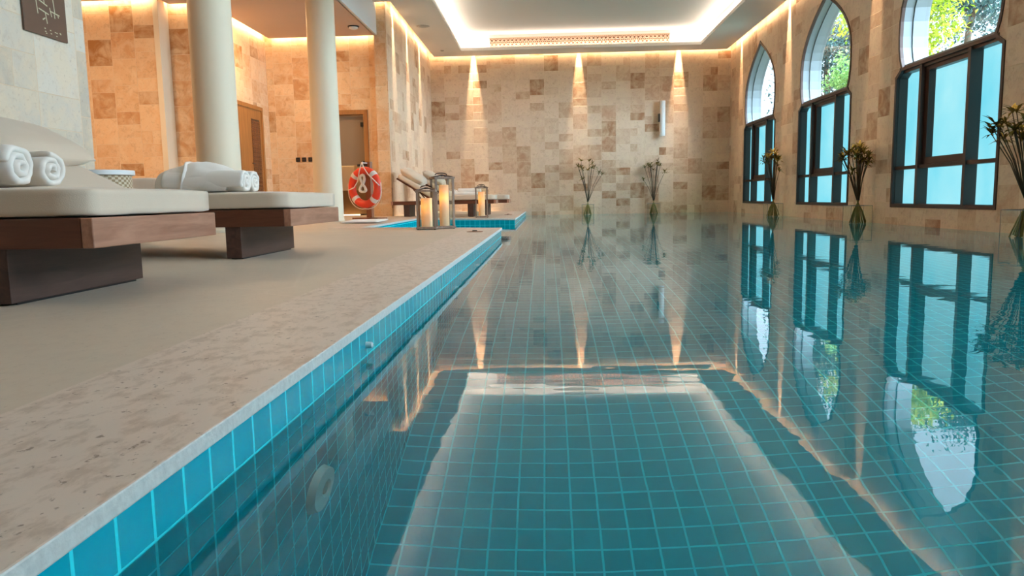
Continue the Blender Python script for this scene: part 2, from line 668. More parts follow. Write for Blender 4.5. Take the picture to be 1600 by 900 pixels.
coping('trim_1', A - .37, A + .012, YB, NY0)
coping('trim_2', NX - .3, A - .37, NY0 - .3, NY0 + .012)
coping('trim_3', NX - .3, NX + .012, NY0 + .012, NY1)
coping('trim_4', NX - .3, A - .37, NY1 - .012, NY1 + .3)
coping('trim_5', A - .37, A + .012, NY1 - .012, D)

# pool basin
tk = .15
def zb(x): return zdeck(x) - .027
def sidewall(name, x, y0, y1):
    return slab(name, x - tk, x, y0, y1, DEP, zb(x), M['tile_yz'])
sidewall('pool_wall_left', A, YB, NY0 - .001)
sidewall('pool_wall_left_far', A, NY1 + .001, D)
sidewall('pool_wall_inlet', NX, NY0 - tk, NY1 + tk)
def cross(name, y0, y1):
    mb = MB().box(NX - tk, A - .002, y0, y1, DEP, .05)
    for v in mb.bm.verts:
        if v.co.z > 0: v.co.z = zb(v.co.x)
    return struct(mb.build(name, M['tile_xz']))
cross('pool_wall_inlet_near', NY0 - tk, NY0)
cross('pool_wall_inlet_far', NY1, NY1 + tk)
slab('pool_floor', NX - tk, XR + .1, YB, D + .05, DEP - .15, DEP, M['tile_xy'])
slab('pool_ledge_back', A, XR, D - .42, D, DEP, -.035, M['tile_xz'])
slab('pool_ledge_right', XR - .42, XR, YB, D - .42, DEP, -.035, M['tile_yz'])
struct(MB().poly([(NX, YB, 0), (XR, YB, 0), (XR, D, 0), (NX, D, 0)]).build('water', M['water'], fix=False))

# main ceiling with the lit coffer
CX0, CX1, CY0, CY1 = -2.07, 3.867, .6, 18.986
def ceiling():
    g = .13
    x0, x1, y0, y1 = -3.13, XR - g, YB, D - g
    mb = MB()
    z0, z1 = ZC, ZC + .05
    xa = XL + g
    for X0, X1, Y0, Y1 in [(x0, CX0, y0, PF - g), (xa, CX0, PF - g, y1), (CX1, x1, y0, y1), (CX0, CX1, y0, CY0), (CX0, CX1, CY1, y1)]:
        mb.box(X0, X1, Y0, Y1, z0, z1)
    return struct(mb.build('ceiling', M['plaster']))
ceiling()
RZ = 4.5
rs = .13
def coffer():
    mb = MB()
    mb.box(CX0 - rs, CX1 + rs, CY0 - rs, CY1 + rs, RZ, RZ + .05)
    t = .04
    mb.box(CX0 - rs - t, CX0 - rs, CY0 - rs, CY1 + rs, ZC + .05, RZ)
    mb.box(CX1 + rs, CX1 + rs + t, CY0 - rs, CY1 + rs, ZC + .05, RZ)
    mb.box(CX0 - rs, CX1 + rs, CY1 + rs, CY1 + rs + t, ZC + .05, RZ)
    mb.box(CX0 - rs, CX1 + rs, CY0 - rs - t, CY0 - rs, ZC + .05, RZ)
    return struct(mb.build('ceiling_coffer', M['plaster']))
coffer()
# fine stepped lip round the coffer
mb = MB()
for (a, b_, c, d_) in [(CX0 - .03, CX0 + .03, CY0, CY1), (CX1 - .03, CX1 + .03, CY0, CY1), (CX0, CX1, CY1 - .03, CY1 + .03), (CX0, CX1, CY0 - .03, CY0 + .03)]:
    mb.box(a, b_, c, d_, ZC - .012, ZC + .06)
struct(mb.build('trim_6', M['plaster']))
slab('roof', -9.2, XR + .36, YB - T, D + T, ZT, ZT + .15, M['plaster'])
struct(MB().box(-3.19, -3.13, YB, PF, ZL, ZT).build('trim_7', M['fascia']))

def alcove_ceiling():
    g = .12
    mb = MB()
    z0, z1 = ZL, ZL + .03
    mb.box(-9, -3.175, YB, 11.6 - g, z0, z1)
    mb.box(-5.94 + g - .0, -3.175, 11.6 - g, 11.9 - g, z0, z1)
    mb.box(XS + g, -3.175, 11.9 - g, YA - g, z0, z1)
    mb.box(-9, -3.175, YB, YA, ZL + .28, ZL + .32)
    return struct(mb.build('ceiling_alcove', M['plaster_warm']))
alcove_ceiling()

# ------------------------------------------------------------------ window wall
ARCH = [(1.07, 2.08), (1.125, 2.2), (1.16, 2.35), (1.17, 2.5), (1.165, 2.7), (1.13, 2.88), (1.06, 3.02), (.96, 3.15), (.83, 3.28), (.68, 3.40),
        (.5, 3.52), (.32, 3.62), (.15, 3.71), (0, 3.80)]
LOW = [(1.22, .235), (1.22, 1.98), (1.09, 2.06)]
half = LOW + ARCH
outline = half + [(-y, z) for y, z in half[::-1][1:]]        # counter-clockwise from the lower right
WY = [17.17, 13.3, 9.39, 5.45, 1.5]


def window_wall(name, x, mat, z0):
    outer = [(YB, z0), (D + .0, z0), (D + .0, ZT), (YB, ZT)]
    loops = [[Vector((y, z, 0)) for y, z in outer]]
    for w in WY:
        loops.append([Vector((w + y, z, 0)) for y, z in outline])
    tris = geometry.tessellate_polygon(loops)
    pts = [p for l in loops for p in l]
    mb = MB()
    vs = [mb.bm.verts.new((x, p.x, p.y)) for p in pts]
    for t in tris:
        mb.bm.faces.new([vs[i] for i in t])
    return struct(mb.build(name, mat))


window_wall('wall_right', XR, M['trav_y'], DEP - .1)
window_wall('wall_right_outer', XR + .36, M['plaster'], DEP - .1)

DP = .15
def strip(loop, x0, x1, closed=True):
    """a band of faces running round the loop between two depths"""
    mb = MB()
    a = [mb.bm.verts.new((x0, y, z)) for y, z in loop]
    b = [mb.bm.verts.new((x1, y, z)) for y, z in loop]
    n = len(loop)
    for i in range(n if closed else n - 1):
        j = (i + 1) % n
        mb.bm.faces.new([a[i], a[j], b[j], b[i]])
    return mb


def inset(loop, d, cz):
    cy = 0
    out = []
    n = len(loop)
    for i, (y, z) in enumerate(loop):
        p0, p1 = Vector(loop[i - 1]), Vector(loop[(i + 1) % n])
        c = Vector((y, z))
        e0 = (c - p0).normalized()
        e1 = (p1 - c).normalized()
        n0 = Vector((-e0.y, e0.x))
        n1 = Vector((-e1.y, e1.x))
        nn = (n0 + n1)
        k = max(.5, 1 + n0.dot(n1))
        out.append(tuple(c + nn / k * d))
    return out


def solid_band(lo, li, x0, x1):
    mb = MB()
    n = len(lo)
    V = [[mb.bm.verts.new((x, y, z)) for y, z in L] for x in (x0, x1) for L in (lo, li)]
    ao, ai, bo, bi = V
    for i in range(n):
        j = (i + 1) % n
        mb.bm.faces.new([ao[i], ao[j], ai[j], ai[i]])
        mb.bm.faces.new([bo[i], bi[i], bi[j], bo[j]])
        mb.bm.faces.new([ai[i], ai[j], bi[j], bi[i]])
        mb.bm.faces.new([ao[i], bo[i], bo[j], ao[j]])
    return mb


arch_loop = ARCH + [(-y, z) for y, z in ARCH[::-1][1:]]
low_loop = LOW + [(-y, z) for y, z in LOW[::-1]]


def window(n, yc):
    w = struct(empty('window_%d' % n, (XR, yc, 0)))
    # dark outline frame in the wall plane
    li = inset(outline, .045, 0)
    solid_band(outline, li, -.012, .03).build('frame', M['bronze_dark'], w)
    # pale reveal of the arch, inside and beyond the glass
    al = inset(arch_loop, .04, 0)
    solid_band(arch_loop, al, .028, DP).build('arch_reveal', M['alu'], w)
    o = solid_band(arch_loop, inset(arch_loop, .055, 0), DP, DP + .03).build('arch_frame', M['alu'], w)
    solid_band(arch_loop, al, DP + .03, .36).build('outer_reveal', M['alu'], w)
    g = MB()
    pts = [Vector((y, z, 0)) for y, z in inset(arch_loop, .05, 0)]
    vs = [g.bm.verts.new((DP + .015, p.x, p.y)) for p in pts]
    for t in geometry.tessellate_polygon([pts]):
        g.bm.faces.new([vs[i] for i in t])
    g.build('arch_pane', M['glass'], w, fix=False)
    # lower casement: deep bronze box, fins, transoms
    ll = inset(low_loop, .05, 0)
    solid_band(low_loop, ll, .028, .2).build('casement_frame', M['bronze'], w)
    MB().box(-.01, .2, -1.1, 1.1, 2.045, 2.085).build('transom', M['bronze_dark'], w)
    for s in (.55, -.55):
        MB().box(.0, DP, s - .027, s + .027, .28, 2.05).build('mullion', M['bronze'], w)
    MB().box(.02, DP, -1.18, 1.18, .74, .785).build('transom', M['bronze_dark'], w)
    sash = MB()
    y0, y1, z0, z1, t = -.52, .52, .79, 2.04, .085
    sash.box(.055, DP, y0, y0 + t, z0, z1).box(.055, DP, y1 - t, y1, z0, z1).box(.055, DP, y0 + t, y1 - t, z0, z0 + t).box(.055, DP, y0 + t, y1 - t, z1 - t, z1)
    sash.build('sash', M['bronze_dark'], w)
    P = [(-1.18, -.577), (-.523, .523), (.577, 1.18)]
    for a, b in P:
        MB().box(DP - .012, DP - .004, a, b, .28, .745).build('pane', M['frosted'], w)
    MB().box(DP - .012, DP - .004, -.44, .44, .87, 1.96).build('pane', M['frosted'], w)
    for s in (-1, 1):
        loop = [(.577, .78), (1.18, .78), (1.18, 1.96), (1.04, 2.05), (.577, 2.05)]
        mb = MB()
        f = [mb.bm.verts.new((DP - .008, s * y, z)) for y, z in loop]
        mb.bm.faces.new(f if s < 0 else f[::-1])
        mb.build('pane', M['frosted'], w, fix=False)
    # sill strip behind so that no gap shows
    return w


for i, y in enumerate(WY):
    window(i + 1, y)

# ------------------------------------------------------------------ doors
def lattice(name, w, h, parent, M4, mat):
    mb = MB()
    n = max(1, int(w / .075))
    s = w / n
    rows = int(h / s)
    t = .008
    rnd = random.Random(3)
    for i in range(n):
        for j in range(rows):
            cx, cy = (i + .5) * s, (j + .5) * s
            pts = []
            for k in range(8):
                a = PI / 8 + k * PI / 4
                pts.append((cx + s * .36 * math.cos(a), 0, cy + s * .36 * math.sin(a)))
            mb.tube(pts, t, 4, closed=True)
            for k in range(4):
                a = PI / 4 + k * PI / 2
                mb.tube([(cx + s * .33 * math.cos(a), 0, cy + s * .33 * math.sin(a)), (cx + s * .72 * math.cos(a), 0, cy + s * .72 * math.sin(a))], t, 4)
            for a in (0, PI / 2):
                mb.tube([(cx - s * .5 * math.cos(a), 0, cy - s * .5 * math.sin(a)), (cx - s * .3 * math.cos(a), 0, cy - s * .3 * math.sin(a))], t, 4)
    return mb.build(name, mat, parent, M=M4)


# door 1: carved oak door in the alcove's side wall (plane x = XS, facing +x)
zf = zdeck(XS)
d1 = struct(empty('door_1', (XS, 13.48, zf)))
y0, y1, h = -.62, .62, 2.06
MB().box(0, .035, y0, y0 + .07, 0, h).box(0, .035, y1 - .07, y1, 0, h).box(0, .035, y0 + .07, y1 - .07, h - .07, h).build('door_frame', M['door_wood'], d1)
MB().box(.002, .02, y0 + .07, y1 - .07, 0, h - .07).build('door_leaf', M['door_wood'], d1)
MB().box(.02, .024, .06, .44, .18, h - .25).build('lattice_backing', M['bronze_dark'], d1)
lattice('lattice_panel', .38, h - .43, d1, Matrix.Translation((.026, .06, .18)) @ Matrix.Rotation(PI / 2, 4, 'Z'), M['door_wood2'])
MB().tube([(.03, -.0, 1.0), (.07, 0, 1.0), (.07, -.1, 1.0)], .009, 8).build('door_handle', M['black'], d1)

# door 2: oak frame with a taupe leaf, room with a lit stone counter beyond
zf2 = zdeck(-3.9)
d2 = struct(empty('door_2', (-3.865, YA, zf2)))
mb = MB().box(-.465, -.38, -.02, .2, 0, 2.03).box(.38, .465, -.02, .2, 0, 2.03).box(-.38, .38, -.02, .2, 1.945, 2.03)
mb.build('door_frame', M['door_wood'], d2)
MB().box(-.38, .38, .1, .14, .98, 1.92).build('door_leaf', M['taupe'], d2)
MB().box(.3, .37, .06, .1, 1.72, 1.8).build('hinge', M['black'], d2)
MB().box(.3, .36, .03, .1, 1.0, 1.06).build('door_handle', M['black'], d2)
slab('wall_beyond_doorway', -4.6, -3.2, 16.2, 16.3, 0, 2.6, M['taupe'])
slab('wall_beyond_left', -4.65, -4.55, YA + .2, 16.2, 0, 2.6, M['taupe'])
slab('floor_beyond', -4.6, -3.19, YA, 16.2, .1, .15, M['deck'])
ct = empty('stone_counter', (-4.1, 15.3, .15), 0, 'pink travertine counter block with lit top edge seen through the doorway', 'counter')
MB().box(-.44, .22, -.1, .5, .52, 1.05).build('stone_block', M['column'], ct)
MB().box(-.44, .5, -.02, .5, .04, .52).build('cabinet', M['room_brown'], ct)
MB().box(-.44, .3, -.12, -.1, 0, .03).build('light_strip', M['led_floor'], ct)
MB().box(-.44, .22, -.115, -.1, 1.035, 1.05).build('light_strip', M['led_floor'], ct)

# sockets by the doorway
for k, x in enumerate((-4.80, -4.68, -4.555, -4.44)):
    o = empty('wall_socket', (x, YA - .012, 1.27), 0, ['black square wall socket, first of four from the oak door', 'black square wall socket, second of four from the oak door',
                                        'black square wall socket, third of four from the oak door', 'black wall socket nearest the round column, end of the row'][k], 'socket', 'row of sockets on the alcove wall')
    w = .042 if k < 3 else .028
    bevel(MB().box(-w, w, 0, .012, -.042, .042).build('face_plate', M['black'], o), .004)
    MB().lathe([(0, 0), (.02, 0), (.018, .004), (0, .004)], 16).build('socket_ring', M['bronze'], o, M=Matrix.Rotation(PI / 2, 4, 'X'))

# columns
for k, (x, y) in enumerate([(-3.34, 7.6), (-3.3, 11.3)]):
    c = struct(empty('column', (x, y, zdeck(x))))
    o = MB().lathe([(.218, 0), (.216, .02), (.211, 1.2), (.207, 2.4), (.204, ZT - .15)], 64).build('shaft', M['column'], c, smooth='all')
    o2 = MB().lathe([(.0, 0), (.225, 0), (.225, .03), (.218, .035)], 64).build('foot_ring', M['column'], c)

# sign on the near pier (plane x=-3.75)
sg = empty('wall_sign', (-3.745, 5.635, 1.72), 0, 'brown square sign with pale line marks on the grey stone pier', 'sign')
bevel(MB().box(0, .015, -.245, .245, 0, .46).build('sign_plate', M['sign'], sg), .003)
mb = MB()
def sl(a, b, wd=.009):
    # coordinates on the plate: u to the right, v up (metres)
    (u0_, v0_), (u1_, v1_) = a, b
    du, dv = u1_ - u0_, v1_ - v0_
    L = math.hypot(du, dv) or 1
    nx, ny = -dv / L * wd / 2, du / L * wd / 2
    mb.poly([(.0165, -.245 + u0_ + nx, v0_ + ny), (.0165, -.245 + u0_ - nx, v0_ - ny), (.0165, -.245 + u1_ - nx, v1_ - ny), (.0165, -.245 + u1_ + nx, v1_ + ny)])
def uvp(px, py):
    # zoomed crop pixel -> plate coordinates
    u = (px - 150) / (960 - 150)
    yb = 555 + u * 255
    v = (yb - py) / (560 + 220 * u)
    return (u * .49, v * .33)
for a, b in [((378, 30), (410, 350)), ((350, 0), (378, 60)), ((385, 130), (600, 225)), ((525, 20), (545, 200)), ((430, 275), (615, 350)), ((550, 330), (572, 490)),
             ((712, 50), (735, 310)), ((640, 290), (825, 345)), ((640, 240), (668, 380)), ((722, 330), (730, 400)), ((790, 330), (800, 385)), ((490, 430), (540, 405))]:
    sl(uvp(*a), uvp(*b))
for p_ in [(525, 600), (540, 628), (622, 590), (632, 640), (715, 622), (745, 635), (738, 685), (810, 640), (818, 655), (520, 555)]:
    u, v = uvp(*p_)
    sl((u - .008, v), (u + .008, v), .007)
mb.build('lettering', M['sign_text'], sg, fix=False)

# ------------------------------------------------------------------ ceiling fittings
vt = empty('ceiling_vent', ((-1.33 + 3.097) / 2, CY1 + rs - .012, 4.2), 0, 'long pierced air grille high in the lit ceiling recess', 'vent')
W2 = (3.097 + 1.33) / 2
MB().box(-W2, W2, 0, .01, 0, .2).build('backing', M['vent'], vt)
mb = MB().box(-W2 - .02, W2 + .02, -.012, .0, -.02, 0).box(-W2 - .02, W2 + .02, -.012, 0, .2, .22)
n = 44
for i in range(n + 1):
    x = -W2 + i * 2 * W2 / n
    mb.box(x - .006, x + .006, -.012, 0, 0, .2)
for i in range(n):
    x = -W2 + (i + .5) * 2 * W2 / n
    for z in (.05, .15):
        pts = [(x + .036 * math.cos(a), -.006, z + .036 * math.sin(a)) for a in [PI / 4 * k for k in range(8)]]
        mb.tube(pts, .008, 4, closed=True)
mb.build('lattice', M['vent_slat'], vt)

def disc(name, x, y, z, r, label, cat, mat, g=None):
    o = empty(name, (x, y, z), 0, label, cat, g)
    MB().lathe([(0, -.012), (r * .8, -.012), (r, -.004), (r, .0)], 32).build('cover', mat, o, smooth=False)
    MB().lathe([(0, -.018), (r * .55, -.018), (r * .6, -.012)], 24).build('centre', M['grey_plastic'], o)
    return o
disc('ceiling_speaker', -2.547, 16.25, ZC, .14, 'grey round speaker flush in the white ceiling beside the light recess', 'speaker', M['grey_plastic'])
disc('ceiling_sensor', -2.5, 18.9, ZC, .05, 'tiny round sensor in the white ceiling near the far wall', 'sensor', M['grey_plastic'])
o = empty('smoke_detector', (-3.38, 13.6, ZL), 0, 'white dome smoke detector with dark base on the lower alcove ceiling', 'smoke detector')
MB().lathe([(0, -.02), (.1, -.02), (.1, 0)], 24).build('base', M['black'], o)
MB().lathe([(0, -.06), (.04, -.058), (.075, -.04), (.08, -.02)], 24).build('dome', M['white_plastic'], o)

# wall lamp on the back wall
sc_ = empty('wall_lamp', (3.0, D, 1.98), 0, 'slim vertical white cylinder lamp on the far stone wall', 'wall lamp')
edge_split(MB().lathe([(0, 0), (.065, 0), (.07, .01), (.07, .87), (.065, .88), (0, .88)], 24, (.03, -.16, 0)).build('tube', M['sconce'], sc_, smooth='all'))
MB().box(-.06, .0, -.17, 0, .36, .56).build('bracket', M['black'], sc_)

# ------------------------------------------------------------------ pool fittings
def fitting(y, z, r, label, g=None, x=A):
    o = empty('pool_fitting', (x, y, z), 0, label, 'pool fitting', g)
    Mx = Matrix.Rotation(PI / 2, 4, 'Y')
    edge_split(MB().lathe([(0, .012), (r * .35, .012), (r * .38, .022), (r * .9, .018), (r, .0)], 32).build('flange', M['white_plastic'], o, smooth='all', M=Mx), 35)
    MB().lathe([(0, .02), (r * .25, .02), (r * .28, .012)], 20).build('nozzle', M['grey_plastic'], o, M=Mx)
    return o
fitting(1.615, -.53, .085, 'large white round fitting on the tiled pool side below the water, nearest')
fitting(2.873, -.5, .085, 'white round fitting on the tiled pool side below the water, second along')
fitting(5.64, -.5, .07, 'white round fitting below the water towards the far end of the pool side')
fitting(4.29, -.5, .07, 'white round fitting midway along the pool side below the water')
fitting(2.12, .032, .010, 'small pale stud in the tile band just above the water')

for x, y, l in [(-.74, 7.75, 'small bronze floor jet in the near deck corner beside the pool'), (-.78, 15.6, 'small bronze floor jet in the far deck by the pool edge')]:
    o = empty('floor_jet', (x, y, zdeck(x) + .0), 0, l, 'floor jet')
    MB().lathe([(.085, .001), (.085, .006), (.06, .009), (0, .009)], 24).build('cover_plate', M['stand_wood'], o)
    MB().lathe([(.03, .009), (.022, .02), (0, .02)], 16).build('nozzle', M['black'], o)

# ------------------------------------------------------------------ loungers
def cushion(x0, x1, y0, y1, z0, z1, name, mat, parent, r=.035, puff=.012, M4=None, seg=3):
    """soft slab with rounded edges and slight crown"""
    bm = bmesh.new()
    nx, ny, nz = 16, 10, 3
    L = Vector((x1 - x0, y1 - y0, z1 - z0))
    bmesh.ops.create_cube(bm, size=1)
    bmesh.ops.subdivide_edges(bm, edges=bm.edges, cuts=11, use_grid_fill=True)
    for v in bm.verts:
        p = Vector((v.co.x * L.x, v.co.y * L.y, v.co.z * L.z))
        hx, hy, hz = L.x / 2, L.y / 2, L.z / 2
        c = Vector((max(-hx + r, min(hx - r, p.x)), max(-hy + r, min(hy - r, p.y)), max(-hz + r, min(hz - r, p.z))))
        d = p - c
        if d.length > 1e-6: p = c + d.normalized() * min(d.length, r)
        k = (1 - (2 * v.co.x) ** 4) * (1 - (2 * v.co.y) ** 4)
        if v.co.z > 0: p.z += puff * k
        p += Vector(noise.noise_vector(p * 6 + Vector((x0 * 7, y0 * 5, 0)))) * .003
        v.co = p + Vector(((x0 + x1) / 2, (y0 + y1) / 2, (z0 + z1) / 2))
    me = bpy.data.meshes.new(name)
    bm.to_mesh(me)
    bm.free()
    if M4: me.transform(M4)
    for f in me.polygons: f.use_smooth = True
    me.materials.append(mat)
    o = bpy.data.objects.new(name, me)
    col.objects.link(o)
    o.parent = parent
    return o


def pillow(name, L, Wd, Hh, M4, mat, parent):
    bm = bmesh.new()
    bmesh.ops.create_cube(bm, size=2)
    bmesh.ops.subdivide_edges(bm, edges=bm.edges, cuts=13, use_grid_fill=True)
    for v in bm.verts:
        x, y, z = v.co
        k = max(0, (1 - abs(x) ** 3.2)) ** .5 * max(0, (1 - abs(y) ** 3.2)) ** .5
        zz = z * (.06 + .94 * k)
        pin = 1 - .05 * (abs(x * y))
        p = Vector((x * L / 2 * pin, y * Wd / 2 * pin, zz * Hh / 2))
        p += Vector(noise.noise_vector(p * 5)) * .006
        v.co = p
    me = bpy.data.meshes.new(name)
    bm.to_mesh(me)
    bm.free()
    me.transform(M4)
    for f in me.polygons: f.use_smooth = True
    me.materials.append(mat)
    o = bpy.data.objects.new(name, me)
    col.objects.link(o)
    o.parent = parent
    return o


def lounger(x_foot, y0, y1, label, zb_=.314, zf_=.412, zm=.513, length=2.27, hinge=1.38, ang=27, leg_in=.3, leg_t=.09):
    """platform lounger, foot end towards +x; origin on the deck"""
    zg = zdeck(x_foot - leg_in)
    yc = (y0 + y1) / 2
    t = empty('sun_lounger', (x_foot, yc, zg), 0, label, 'sun lounger', 'timber sun loungers on the deck')
    w = (y1 - y0) / 2
    zb1, zf1, zm1 = zb_ - zg, zf_ - zg, zm - zg
    th = .04
    bevel(MB().box(-th, 0, -w, w, zb1, zf1).build('end_rail', M['wood_y'], t), .004)
    bevel(MB().box(-length, -length + th, -w, w, zb1, zf1).build('end_rail', M['wood_y'], t), .004)
    for s in (-1, 1):
        a, b = sorted((s * w, s * (w - th)))
        bevel(MB().box(-length + th, -th - .001, a, b, zb1, zf1).build('side_rail', M['wood_x'], t), .003)
    mb = MB()
    for k in range(12):
        x = -.06 - k * .11
        mb.box(x - .09, x, -w + th, w - th, zf1 - .03, zf1 - .008)
    mb.build('slat_deck', M['wood_y'], t)
    mb = MB().box(-length + .02, -.04, -w + .05, w - .05, zf1 - .05, zf1 - .03)
    mb.build('base_board', M['bronze_dark'], t)
    for xx in (-leg_in, -length + .35):
        lg = bevel(MB().box(xx - leg_t, xx, -w + .01, w - .08, .008, zb1 + .01).build('leg', M['wood_leg'], t), .003)
        MB().box(xx - leg_t + .01, xx - .01, -w + .05, w - .12, 0, .01).build('foot_pad', M['black'], lg)
    cushion(-hinge, -.015, -w + .005, w - .005, zf1 + .002, zm1 - .002, 'mattress', M['cushion'], t, r=.018, puff=.006)
    Mh = Matrix.Translation((-hinge, 0, zf1 + .004)) @ Matrix.Rotation(R(ang), 4, 'Y')
    Lb = length - hinge - .0
    cushion(-Lb, 0, -w + .01, w - .01, 0, zm1 - zf1 - .01, 'back_cushion', M['cushion'], t, M4=Mh)
    MB().box(-Lb, 0, -w + .05, w - .05, -.03, 0, M=Mh).build('back_frame', M['wood_x'], t)
    for s in (-1, 1):
        a = Mh @ Vector((-Lb * .6, s * (w - .12), -.02))
        MB().tube([a, (-hinge - Lb * .25, s * (w - .12), zf1 - .03)], .012, 6).build('prop_bar', M['wood_x'], t)
    pillow('head_pillow', .5, 2 * w * .95, .2, Mh @ Matrix.Translation((-Lb + .22, 0, zm1 - zf1 + .065)), M['cushion'], t)
    return t


lounger(-1.45, 2.33, 3.225, 'large low timber lounger closest to the camera with two rolled white towels')
lounger(-1.45, 4.2, 5.19, 'second low timber lounger with towels under a folded robe, beside the round woven table')
L3 = lounger(-.92, 13.9, 14.6, 'timber lounger at the far end beside the stone wall, behind the tall lanterns', zb_=.36, zf_=.43, zm=.53, length=1.97, hinge=1.15, ang=32, leg_in=.42, leg_t=.11)
L4 = lounger(-.75, 15.4, 16.1, 'farthest timber lounger, mostly hidden behind the one by the lanterns', zb_=.36, zf_=.43, zm=.53, length=1.97, hinge=1.15, ang=32, leg_in=.42, leg_t=.11)


# rolled towels
def towel_roll(loc, length, r, rz, label, seed, g='rolled towels on the loungers'):
    t = empty('rolled_towel', loc, rz, label, 'towel', g)
    rnd = random.Random(seed)
    turns, th = 2.35, r / 2.75
    N = 72
    prof = []
    for i in range(N + 1):
        a = 2 * PI * turns * i / N
        rr = r * (.12 + .80 * i / N)
        prof.append((a, rr))
    bm = bmesh.new()
    segs = 14
    rings = []
    ph = rnd.random() * 6
    for j in range(segs + 1):
        x = -length * j / segs
        ends = min(j, segs - j) / segs
        row = []
        for side in (0, 1):
            for a, rr in prof:
                q = rr + (th * .46 if side else -th * .46)
                q = max(.002, q)
                sq = 1 - .07 * math.sin(a + ph) ** 2
                n = noise.noise(Vector((x * 9, math.cos(a) * 3 * rr / r, math.sin(a) * 3 * rr / r)) + Vector((seed * 5, 0, 0)))
                q *= 1 + .07 * n
                off = -.008 if (j in (0, segs) and side) else 0
                cx = x + (.010 * n if j in (0, segs) else 0) + (.012 * rr / r if j == segs else -.012 * rr / r if j == 0 else 0)
                row.append(bm.verts.new((cx, math.cos(a + ph) * q, math.sin(a + ph) * q * sq)))
        rings.append(row)
    n1 = N + 1
    for j in range(segs):
        for s in (0, 1):
            for i in range(N):
                a, b = s * n1 + i, s * n1 + i + 1
                bm.faces.new([rings[j][a], rings[j][b], rings[j + 1][b], rings[j + 1][a]])
        for i in (0, N):
            bm.faces.new([rings[j][i], rings[j][n1 + i], rings[j + 1][n1 + i], rings[j + 1][i]])
    for j in (0, segs):
        for i in range(N):
            bm.faces.new([rings[j][i], rings[j][i + 1], rings[j][n1 + i + 1], rings[j][n1 + i]])
    zmin = min(v.co.z for v in bm.verts)
    for v in bm.verts:
        v.co.z -= zmin
        if v.co.z < .012: v.co.z *= .4
    bmesh.ops.recalc_face_normals(bm, faces=bm.faces)
    me = bpy.data.meshes.new('towel_cloth')
    bm.to_mesh(me)
    bm.free()
    for f in me.polygons: f.use_smooth = True
    me.materials.append(M['towel'])
    o = bpy.data.objects.new('towel_cloth', me)
    col.objects.link(o)
    o.parent = t
    md = o.modifiers.new('sub', 'SUBSURF')
    md.levels = md.render_levels = 1
    return t


towel_roll((-1.74, 2.45, .523), .6, .078, R(3), 'larger rolled white towel on the nearest lounger, at the picture edge', 1)
towel_roll((-1.76, 2.64, .523), .6, .068, R(-4), 'smaller rolled white towel on the nearest lounger, beside the first roll', 2)
towel_roll((-1.74, 4.35, .518), .5, .075, R(2), 'rolled white towel on the second lounger, nearer of the pair under the robe', 3)
towel_roll((-1.76, 4.53, .518), .5, .075, R(-2), 'rolled white towel on the second lounger, further of the pair under the robe', 4)
towel_roll((-1.2, 14.1, .545), .45, .06, R(2), 'rolled towel lying on the lounger behind the lanterns', 5)


def robe(loc, L, Wd, Hh, label, seed):
    t = empty('folded_robe', loc, 0, label, 'robe')
    bm = bmesh.new()
    nx, ny = 48, 26
    g = []
    for i in range(nx + 1):
        row = []
        for j in range(ny + 1):
            u, v = i / nx, j / ny
            x = -L * u
            a = PI * v
            e = math.sin(PI * (.05 + .9 * u)) ** .25
            y = -math.cos(a) * Wd / 2 * (.75 + .25 * e)
            z = math.sin(a) ** .6 * Hh * (.35 + .65 * e)
            p = Vector((x * 6 + seed, v * 3, 0))
            z += (noise.noise(p * .7) * .03 + noise.noise(p * 2.2) * .01) * math.sin(a)
            y += noise.noise(p * 1.7 + Vector((0, 0, 4))) * .01
            row.append(bm.verts.new((x, y, z)))
        g.append(row)
    for i in range(nx):
        for j in range(ny):
            bm.faces.new([g[i][j], g[i + 1][j], g[i + 1][j + 1], g[i][j + 1]])
    bmesh.ops.holes_fill(bm, edges=[e for e in bm.edges if e.is_boundary], sides=0)
    bmesh.ops.recalc_face_normals(bm, faces=bm.faces)
    me = bpy.data.meshes.new('robe_cloth')
    bm.to_mesh(me)
    bm.free()
    for f in me.polygons: f.use_smooth = True
    me.materials.append(M['towel'])
    o = bpy.data.objects.new('robe_cloth', me)
    col.objects.link(o)
    o.parent = t
    # belt lying across
    pts = [(-L * .62 + .02 * math.sin(k), -Wd / 2 * math.cos(PI * k / 10) * 1.02, math.sin(PI * k / 10) ** .6 * Hh * 1.03 + .006) for k in range(11)]
    MB().tube(pts, .011, 8, flat=.4).build('belt', M['towel'], t, smooth='all')
    return t


robe((-1.84, 4.44, .522), .43, .36, .165, 'folded white bathrobe draped over rolled towels on the second lounger', 2.)
robe((-1.25, 14.25, .53), .75, .5, .09, 'flat folded pale robe on the lounger behind the lanterns', 5.)

# round woven side table and cream pouf beyond the second lounger
st = empty('side_table', (-3.47, 5.72, zdeck(-3.38)), 0, 'round woven drum side table with pale tray top behind the second lounger', 'side table')
zt = .72 - zdeck(-3.38)
edge_split(MB().lathe([(0, .0), (.19, .0), (.225, .03), (.235, zt * .5), (.225, zt - .04), (0, zt - .04)], 48).build('woven_body', M['weave'], st, smooth='all'))
edge_split(MB().lathe([(0, zt - .04), (.24, zt - .04), (.25, zt - .035), (.25, zt), (.238, zt), (.236, zt - .02), (0, zt - .02)], 48).build('tray_top', M['white_plastic'], st, smooth='all'))
pf = empty('pouf', (-3.68, 6.75, zdeck(-3.68)), R(12), 'small cream cube pouf standing just behind the woven table', 'pouf')
cushion(-.19, .19, -.19, .19, .02, .52, 'seat_block', M['cushion'], pf, r=.03)
MB().box(-.15, .15, -.15, .15, 0, .03).build('plinth', M['black'], pf)

